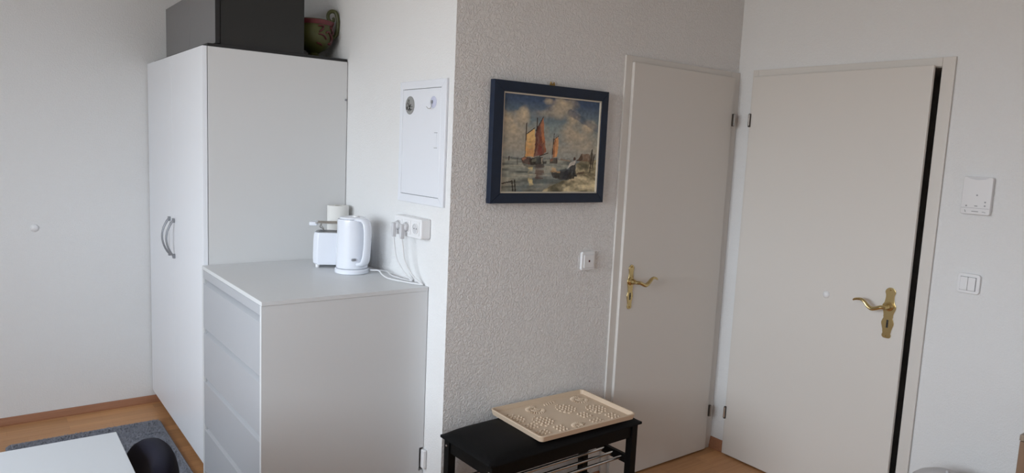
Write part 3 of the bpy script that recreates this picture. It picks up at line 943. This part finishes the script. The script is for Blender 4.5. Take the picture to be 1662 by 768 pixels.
    C = mix(C, (64, 44, 36), np.hypot((u - .751) * 1.3, v - .362) < .018)
    C = Ln((.70, .335), (.60, .352), .006, (110, 90, 72))
    C = Ln((.79, .20), (.86, .215), .012, (72, 54, 40), .8)
    for a, b, w_ in (((.112, .113), (.127, .0), .008), ((.138, .119), (.15, .0), .008), ((.0, .080), (.118, .111), .006)):
        C = Ln(a, b, w_, (40, 34, 26))
    C = C * (.74 + .52 * fbm(u, v, 44, 12, 2))[..., None]
    gy = C @ np.array([.3, .6, .1])
    C = C * .80 + gy[..., None] * .20 * np.array([1.04, 1.0, .92])
    return np.clip(C / .50, 0, .9)

PX0, PX1, PZB, PZT = .163, .778, 1.359, 1.843
pa = thing('painting', ((PX0 + PX1) / 2, -.012, PZB), 'harbour painting of sailing boats in a dark blue frame on the textured wall', 'painting')
CX0, CX1, CZ0, CZ1_ = .2175, .7345, 1.406, 1.7945
FT = .034
fr_out = [(PX0, PZB), (PX1, PZB), (PX1, PZT), (PX0, PZT)]
fr_in = [(CX0 - .006, CZ0 - .006), (CX1 + .006, CZ0 - .006), (CX1 + .006, CZ1_ + .006), (CX0 - .006, CZ1_ + .006)]
for k in range(4):
    a, b, c, d_ = fr_out[k], fr_out[(k + 1) % 4], fr_in[(k + 1) % 4], fr_in[k]
    MB().prism([a, b, c, d_], 'y', -FT, -.004, .0025, 2).build('frame_rail', 'frame_blue', pa)
li = [(CX0, CZ0), (CX1, CZ0), (CX1, CZ1_), (CX0, CZ1_)]
for k in range(4):
    a, b, c, d_ = fr_in[k], fr_in[(k + 1) % 4], li[(k + 1) % 4], li[k]
    MB().prism([a, b, c, d_], 'y', -FT + .004, -.012, .0008, 1).build('fillet', 'fillet', pa)
NU, NV = 210, 170
uu, vv = np.meshgrid(np.linspace(0, 1, NU), np.linspace(0, 1, NV))
vts = np.stack([CX0 - .001 + uu * (CX1 - CX0 + .002), np.full_like(uu, -.022), CZ0 - .001 + vv * (CZ1_ - CZ0 + .002)], -1).reshape(-1, 3) - np.array(ORG[pa])
idx = np.arange(NU * NV).reshape(NV, NU)
fcs = np.stack([idx[:-1, :-1], idx[:-1, 1:], idx[1:, 1:], idx[1:, :-1]], -1).reshape(-1, 4)
me = bpy.data.meshes.new('canvas')
me.from_pydata(vts.tolist(), [], fcs.tolist())
ca = me.color_attributes.new('paint', 'FLOAT_COLOR', 'POINT')
colr = np.ones((NU * NV, 4))
colr[:, :3] = paint(uu, vv).reshape(-1, 3)
ca.data.foreach_set('color', colr.ravel())
cm = mat('oil_paint', (.5, .5, .5, 1), .5, bump=(140, .0008, 4), spec=.3)
an = cm.node_tree.nodes.new('ShaderNodeVertexColor')
an.layer_name = 'paint'
cm.node_tree.links.new(an.outputs['Color'], cm.node_tree.nodes['Principled BSDF'].inputs['Base Color'])
me.materials.append(cm)
cv = bpy.data.objects.new('canvas', me)
COL.objects.link(cv)
cv.parent = pa
box('backing', (CX0 - .004, -.0118, CZ0 - .004), (CX1 + .004, -.006, CZ1_ + .004), 'cardboard', pa)
MB().box((.458, -.012, PZT + .0005), (.486, -.006, PZT + .010), .002).tube([(.464, -.010, PZT + .010), (.464, -.010, PZT + .016)], .0035, 8).tube([(.480, -.010, PZT + .010), (.480, -.010, PZT + .016)], .0035, 8).build('hanger', 'brass_dark', pa)

# ================================================================== SWITCHES, INTERCOM, BUMPER
s1 = thing('light_switch', (.731, -.006, 1.05), 'white light switch with dark red lens beside the narrow door', 'switch')
MB().prism(rrect(.690, .772, 1.052, 1.136, .010, 5), 'y', -.0145, -.0006, .004, 3).build('cover_frame', 'white_plastic', s1)
rk1 = MB().prism(rrect(.7015, .7605, 1.064, 1.123, .003, 3), 'y', -.0195, -.0148, .002, 2).build('rocker', 'white_plastic', s1)
box('indicator', (.7265, -.0202, 1.090), (.7355, -.0192, 1.099), 'red_lens', rk1)
s2 = thing('light_switch', (XR - .006, -1.18, 1.08), 'white double rocker switch below the intercom', 'switch')
MB().prism(rrect(-1.2215, -1.1375, 1.082, 1.163, .012, 5), 'x', XR - .0130, XR - .0006, .004, 3).build('cover_frame', 'white_plastic', s2)
box('rocker_gap', (XR - .0138, -1.2085, 1.0945), (XR - .0128, -1.1505, 1.1505), 'grey_print', s2)
for ya, yb in ((-1.2070, -1.1800), (-1.1790, -1.1520)):
    MB().prism(rrect(ya, yb, 1.096, 1.149, .003, 3), 'x', XR - .0190, XR - .0139, .002, 2).build('rocker', 'white_plastic', s2)
ic = thing('intercom', (XR - .01, -1.175, 1.40), 'white wall intercom with small grey icons right of the ajar door', 'intercom')
ib = MB().prism(rrect(-1.2270, -1.1210, 1.401, 1.550, .008, 5), 'x', XR - .022, XR - .0006, .003, 3).build('housing', 'intercom', ic)
XI = XR - .0222
def ibox(y0, y1, z0, z1, m_='grey_print', nm='icon'):
    return box(nm, (XI - .0004, y0, z0), (XI + .0001, y1, z1), m_, ib)
ibox(-1.2235, -1.1245, 1.4262, 1.4272, 'grey_print', 'divider')
ibox(-1.1870, -1.1630, 1.4120, 1.4150)
MB().tube([(XI - .0002, -1.1375, 1.4180), (XI - .0002, -1.1400, 1.4150), (XI - .0002, -1.1400, 1.4110), (XI - .0002, -1.1425, 1.4090)], .0012, 6).build('icon', 'grey_print', ib)
MB().tube([(XI - .0002, -1.2000, 1.4130), (XI - .0002, -1.2060, 1.4140), (XI - .0002, -1.2130, 1.4110)], .0011, 6).build('icon', 'grey_print', ib)
for yy, zz in ((-1.1420, 1.4345), (-1.2075, 1.4375), (-1.2075, 1.4520), (-1.1765, 1.4780)):
    MB().lathe([(0, .0004), (.0032, .0004), (.0032, -.0001), (0, -.0001)], (XI, yy, zz), 12, axis='-x').build('icon', 'grey_print', ib)
ibox(-1.1820, -1.1710, 1.4335, 1.4370)
MB().prism([(-1.214, 1.5465), (-1.134, 1.5465), (-1.150, 1.5410), (-1.174, 1.5375), (-1.198, 1.5410)], 'x', XI - .0004, XI + .0001).build('speaker_scoop', 'plug', ib)
bu = MB().lathe([(0, .014), (.008, .0135), (.015, .0105), (.0195, .005), (.0205, .0006), (0, .0006)], (-1.214, YL, 1.051), 28, axis='-y').build('wall_bumper', 'white_plastic')
tag(bu, 'small round white bumper stuck on the bare left wall', 'bumper')

# ================================================================== BENCH WITH TRAY
BA = math.radians(1.2)
BL_, BW_ = .80, .335                  # seat length and depth
BC = Vector((.374, -.193, 0))
be = thing('shoe_bench', BC, 'black padded shoe bench with chrome rod shelves under the painting', 'bench', rz=BA)
def BB(name, mb, m_, parent=be, **k):
    o = mb.build(name, m_, parent, local=True, **k)
    ORG[o] = Vector((0, 0, 0))
    return o
ZS = .446
def cushion():
    P = []
    nx, ny = 40, 20
    for j in range(ny + 1):
        r_ = []
        for i in range(nx + 1):
            a, b = -1 + 2 * i / nx, -1 + 2 * j / ny
            ex = 1 - abs(a) ** 6
            ey = 1 - abs(b) ** 4
            z = ZS + .004 + .032 * (max(ex, 0) ** .55) * (max(ey, 0) ** .55)
            r_.append((a * BL_ / 2, b * BW_ / 2, z))
        P.append(r_)
    mb = MB().grid(P)
    bm = mb.bm
    es = [e for e in bm.edges if e.is_boundary]
    r = bmesh.ops.extrude_edge_only(bm, edges=es)
    for v in [g_ for g_ in r['geom'] if isinstance(g_, bmesh.types.BMVert)]:
        v.co.z = ZS - .006
    bmesh.ops.contextual_create(bm, geom=[e for e in bm.edges if e.is_boundary])
    bmesh.ops.recalc_face_normals(bm, faces=bm.faces)
    return mb
pad = BB('seat_pad', cushion(), 'black_leather', sharp=70)
lx, ly, lw = BL_ / 2 - .030, BW_ / 2 - .026, .017
for sx in (-1, 1):
    for sy in (-1, 1):
        lg = BB('leg', MB().box((sx * lx - lw, sy * ly - lw, .001), (sx * lx + lw, sy * ly + lw, ZS - .0065), .0025), 'black_wood')
        BB('bolt', MB().lathe([(0, .003), (.004, .002), (.005, 0), (0, 0)], (sx * lx - lw, sy * ly, ZS - .035), 10, axis='-x'), 'chrome', lg)
for sy in (-1, 1):
    BB('apron', MB().box((-lx + lw, sy * ly - .010, ZS - .062), (lx - lw, sy * ly + .010, ZS - .0065), .002), 'black_wood')
for sx in (-1, 1):
    BB('apron', MB().box((sx * lx - .010, -ly + lw, ZS - .062), (sx * lx + .010, ly - lw, ZS - .0065), .002), 'black_wood')
    for z in (.275, .10):
        BB('shelf_rail', MB().box((sx * lx - .010, -ly + lw, z - .018), (sx * lx + .010, ly - lw, z + .018), .002), 'black_wood')
for z in (.280, .105):
    for k in range(5):
        yk = -ly + .040 + k * .052
        BB('rod', MB().tube([(-lx + .0102, yk, z), (lx - .0102, yk, z)], .0065, 12), 'chrome')

# beige shoe tray lying on the bench
TXa, TXb, TYa, TYb, TZ = .214, .722, -.368, -.020, .4815
tr_ = thing('shoe_tray', ((TXa + TXb) / 2, (TYa + TYb) / 2, TZ), 'beige plastic shoe tray with raised footprint relief on the black bench', 'tray')
mb = MB()
o0 = rrect(TXa + .006, TXb - .006, TYa + .006, TYb - .006, .016, 5)
o1 = rrect(TXa, TXb, TYa, TYb, .020, 5)
i1 = rrect(TXa + .007, TXb - .007, TYa + .007, TYb - .007, .015, 5)
i0 = rrect(TXa + .012, TXb - .012, TYa + .012, TYb - .012, .012, 5)
def zr(L, z): return [(x, y, z) for x, y in L]
mb.grid([zr(o0, TZ), zr(o1, TZ + .021), zr(rrect(TXa + .0015, TXb - .0015, TYa + .0015, TYb - .0015, .019, 5), TZ + .0235), zr(i1, TZ + .0235), zr(i0, TZ + .006)], closed_u=True)
mb.bm.verts.ensure_lookup_table()
n = len(o0)
mb.bm.faces.new([mb.bm.verts[k] for k in range(n)][::-1])
mb.bm.faces.new([mb.bm.verts[4 * n + k] for k in range(n)])
bmesh.ops.recalc_face_normals(mb.bm, faces=mb.bm.faces)
mb.build('tray_body', 'tray', tr_, sharp=40)
ZF = TZ + .006
def TU(u, v): return (TXa + .0 + u * (TXb - TXa), TYa + v * (TYb - TYa))
def nub(mb, x, y, rx, ry, h=.0062, a=0.):
    P = []
    for s, z in ((1, 0), (.85, h * .7), (.5, h)):
        P.append([(x + s * (rx * math.cos(t) * math.cos(a) - ry * math.sin(t) * math.sin(a)), y + s * (rx * math.cos(t) * math.sin(a) + ry * math.sin(t) * math.cos(a)), ZF + z) for t in [2 * math.pi * k / 8 for k in range(8)]])
    mb.grid(P, closed_u=True)
    mb.bm.verts.ensure_lookup_table()
    mb.bm.faces.new([mb.bm.verts[len(mb.bm.verts) - 8 + k] for k in range(8)])
def sole(u, v, sx, sy, heel=False):
    mb = MB()
    cx, cy_ = TU(u, v)
    n_r, n_c = (3, 3) if heel else (5, 4)
    for j in range(n_r):
        for i in range(n_c):
            a = (i - (n_c - 1) / 2) / (n_c / 2)
            b = (j - (n_r - 1) / 2) / (n_r / 2)
            if not heel and a * a + b * b > 1.15:
                continue
            nub(mb, cx + a * sx, cy_ + b * sy, sx / n_c * .62, sy / n_r * .55)
    # outline ridge along one side
    if not heel:
        for k in range(7):
            t = math.radians(100 + 22 * k)
            nub(mb, cx + 1.28 * sx * math.cos(t), cy_ + 1.22 * sy * math.sin(t), .0065, .0035, .004, t + math.pi / 2)
    return mb.build('footprint_relief', 'tray', tr_, kind='stuff')
def ring(u, v, r, a0, a1, n_):
    mb = MB()
    cx, cy_ = TU(u, v)
    for k in range(n_):
        t = math.radians(a0 + (a1 - a0) * k / (n_ - 1))
        nub(mb, cx + r * math.cos(t), cy_ + r * math.sin(t), .0105, .0034, .005, t)
    for k in range(10):
        t = math.radians(a0 + (a1 - a0) * k / 9)
        nub(mb, cx + .52 * r * math.cos(t), cy_ + .52 * r * math.sin(t), .0030, .0065, .005, t)
    for dx in (-.009, 0, .009):
        nub(mb, cx + dx, cy_, .0034, .008, .005)
    return mb.build('footprint_relief', 'tray', tr_, kind='stuff')
for (u, v) in ((.104, .661), (.281, .449), (.621, .631), (.846, .442)):
    sole(u, v, .036, .046)
for (u, v) in ((.117, .397), (.296, .187), (.647, .364), (.840, .179)):
    sole(u, v, .026, .030, True)
sole(.126, .19, .030, .024, True)
sole(.653, .15, .030, .026, True)
ring(.36, .783, .034, 60, 350, 20)
ring(.853, .80, .032, 60, 350, 18)
ring(.466, .13, .028, 20, 190, 11)
mb = MB()
for k in range(5):
    cx, cy_ = TU(.50 + .028 * k, .865 + .006 * k)
    nub(mb, cx, cy_, .0036, .012 - .001 * abs(k - 2), .005, -.3)
mb.build('footprint_relief', 'tray', tr_, kind='stuff')

tr_.rotation_euler = (0, 0, math.radians(-1.2))

# ================================================================== LEFT FOREGROUND: RUG, TABLE, CHAIR
rg = MB()
RX0, RX1, RY0, RY1 = -1.385, -.692, -.30, 1.815
rp = rrect(RX0, RX1, RY0, RY1, .03, 4)
rg.grid([[(x, y, .0005) for x, y in rp], [(x, y, .014) for x, y in rp], [(x * .0 + (RX0 + RX1) / 2 + (x - (RX0 + RX1) / 2) * .985, (RY0 + RY1) / 2 + (y - (RY0 + RY1) / 2) * .995, .019) for x, y in rp]], closed_u=True)
rg.bm.verts.ensure_lookup_table()
n = len(rp)
rg.bm.faces.new([rg.bm.verts[2 * n + k] for k in range(n)])
rg.bm.faces.new([rg.bm.verts[k] for k in range(n)][::-1])
ru_ = thing('rug', ((RX0 + RX1) / 2, (RY0 + RY1) / 2, 0), 'grey shaggy rug on the laminate floor in front of the wardrobe', 'rug')
rg.build('rug_base', 'rug', ru_)
# pile tufts: countless, one object
rs = np.random.RandomState(4)
NT = 26000
px_ = RX0 + .014 + rs.rand(NT) * (RX1 - RX0 - .028)
py_ = .55 + rs.rand(NT) * (RY1 - .55 - .014)
ang = rs.rand(NT) * 6.283
ln = .006 + .009 * rs.rand(NT)
hz = .005 + .006 * rs.rand(NT)
wd_ = .0022
V = np.zeros((NT, 3, 3))
ca_, sa_ = np.cos(ang), np.sin(ang)
V[:, 0] = np.stack([px_ - sa_ * wd_, py_ + ca_ * wd_, np.full(NT, .018)], -1)
V[:, 1] = np.stack([px_ + sa_ * wd_, py_ - ca_ * wd_, np.full(NT, .018)], -1)
V[:, 2] = np.stack([px_ + ca_ * ln, py_ + sa_ * ln, .018 + hz], -1)
V -= np.array(ORG[ru_])
me = bpy.data.meshes.new('pile')
me.from_pydata(V.reshape(-1, 3).tolist(), [], np.arange(NT * 3).reshape(-1, 3).tolist())
me.materials.append(M['rug'])
po = bpy.data.objects.new('pile', me)
COL.objects.link(po)
po.parent = ru_
po['kind'] = 'stuff'

TTX0, TTX1, TTY0, TTY1, TTZ = -2.30, -1.166, -.93, -.150, .742
tt = thing('dining_table', ((TTX0 + TTX1) / 2, (TTY0 + TTY1) / 2, 0), 'white laminate table at the lower left edge', 'table')
box('table_top', (TTX0, TTY0, TTZ - .030), (TTX1, TTY1, TTZ), 'table', tt, .002)
for x in (TTX0 + .06, TTX1 - .45):
    for yv in (TTY0 + .06, TTY1 - .06):
        box('leg', (x - .025, yv - .025, .001), (x + .025, yv + .025, TTZ - .0305), 'table', tt, .003)
for yv in (TTY0 + .06, TTY1 - .06):
    box('apron', (TTX0 + .086, yv - .01, TTZ - .09), (TTX1 - .476, yv + .01, TTZ - .0305), 'table', tt)

# upholstered chair pushed against the table's end, its rounded back towards the wardrobe
CHC = Vector((-1.184, -.300, 0))
cc = thing('dining_chair', CHC, 'dark navy upholstered chair with rounded back at the end of the white table', 'chair', rz=math.radians(0))
ORG[cc] = Vector((0, 0, 0))
def CB(name, mb, m_, parent=cc, **k):
    o = mb.build(name, m_, parent, local=True, **k)
    ORG[o] = Vector((0, 0, 0))
    return o
def shell():
    """padded back: a closed cushion wrapped round an arc, rounded at its top"""
    nu, nv = 36, 28
    P = []
    for j in range(nv + 1):
        ph = 2 * math.pi * j / nv            # around the section
        r_ = []
        for i in range(nu + 1):
            s = -1 + 2 * i / nu
            e = max(1 - abs(s) ** 3.0, 0) ** .5
            a = s * math.radians(40)
            zc, hh_ = .565, .172 * e
            th = .046 * e
            sp_, cp_ = math.sin(ph), math.cos(ph)
            z = zc + hh_ * math.copysign(abs(sp_) ** .72, sp_)
            rr = .285 + th * math.copysign(abs(cp_) ** .72, cp_) + .04 * (z - .6)
            r_.append((-.186 + rr * math.cos(a), rr * 1.0 * math.sin(a), z))
        P.append(r_)
    mb = MB().grid(P)
    bmesh.ops.remove_doubles(mb.bm, verts=mb.bm.verts, dist=.0005)
    bmesh.ops.recalc_face_normals(mb.bm, faces=mb.bm.faces)
    return mb
CB('backrest', shell(), 'chair', sharp=80)
CB('seat', MB().prism(rrect(-.30, .09, -.20, .20, .08, 6), 'z', .40, .47, .022, 4), 'chair')
CB('back_post', MB().box((.080, -.03, .41), (.098, .03, .56), .004), 'black_wood')
for sx, sy in ((-.25, -.16), (-.25, .16), (.05, -.16), (.05, .16)):
    CB('leg', MB().tube([(sx, sy, .40), (sx * 1.12, sy * 1.15, .021 if sx > -.1 else .021)], [.016, .011], 12), 'black_wood')

# ================================================================== RIGHT EDGE
sbx0, sbx1, sby0, sby1, sbz = 1.205, XR - .02, -2.25, -1.566, .738
sb = thing('sideboard', ((sbx0 + sbx1) / 2, (sby0 + sby1) / 2, 0), 'brown wooden sideboard corner at the right edge', 'sideboard')
box('top_board', (sbx0 - .001, sby0 - .001, sbz - .020), (sbx1, sby1 - .001, sbz), 'oak_top', sb, .002)
box('body', (sbx0 + .020, sby0, .06), (sbx1 - .001, sby1 - .002, sbz - .0203), 'oak', sb, .001)
for ya, yb in ((sby0 + .002, (sby0 + sby1) / 2 - .002), ((sby0 + sby1) / 2 + .002, sby1 - .003)):
    dd_ = box('door', (sbx0, ya, .07), (sbx0 + .0195, yb, sbz - .0215), 'oak', sb, .0015)
    MB().lathe([(0, .022), (.010, .020), (.012, .014), (.006, .006), (.006, .0003), (0, .0003)], (sbx0, ya + .03 if ya > sby0 + .1 else yb - .03, .50), 16, axis='-x').build('knob', 'steel', dd_)
for x in (sbx0 + .05, sbx1 - .05):
    for yv in (sby0 + .05, sby1 - .05):
        box('foot', (x - .02, yv - .02, .001), (x + .02, yv + .02, .0595), 'oak', sb)

bn = thing('waste_bin', (1.50, -1.268, 0), 'pale grey bin with domed lid at the bottom edge right of the door', 'bin')
MB().lathe([(0, .001), (.098, .001), (.102, .006), (.118, .340), (.121, .344), (.121, .352), (0, .352)], (1.50, -1.268, 0), 36).build('bin_body', 'bin', bn)
ld = MB().lathe([(0, .3525), (.123, .3525), (.125, .358), (.118, .372), (.098, .390), (.070, .404), (.035, .412), (0, .414)], (1.50, -1.268, 0), 36).build('lid', 'bin', bn, sharp=50)
MB().lathe([(0, .4135), (.006, .4135), (.006, .420), (.004, .423), (0, .424)], (1.50, -1.268, 0), 12).build('lid_knob', 'bin', ld)
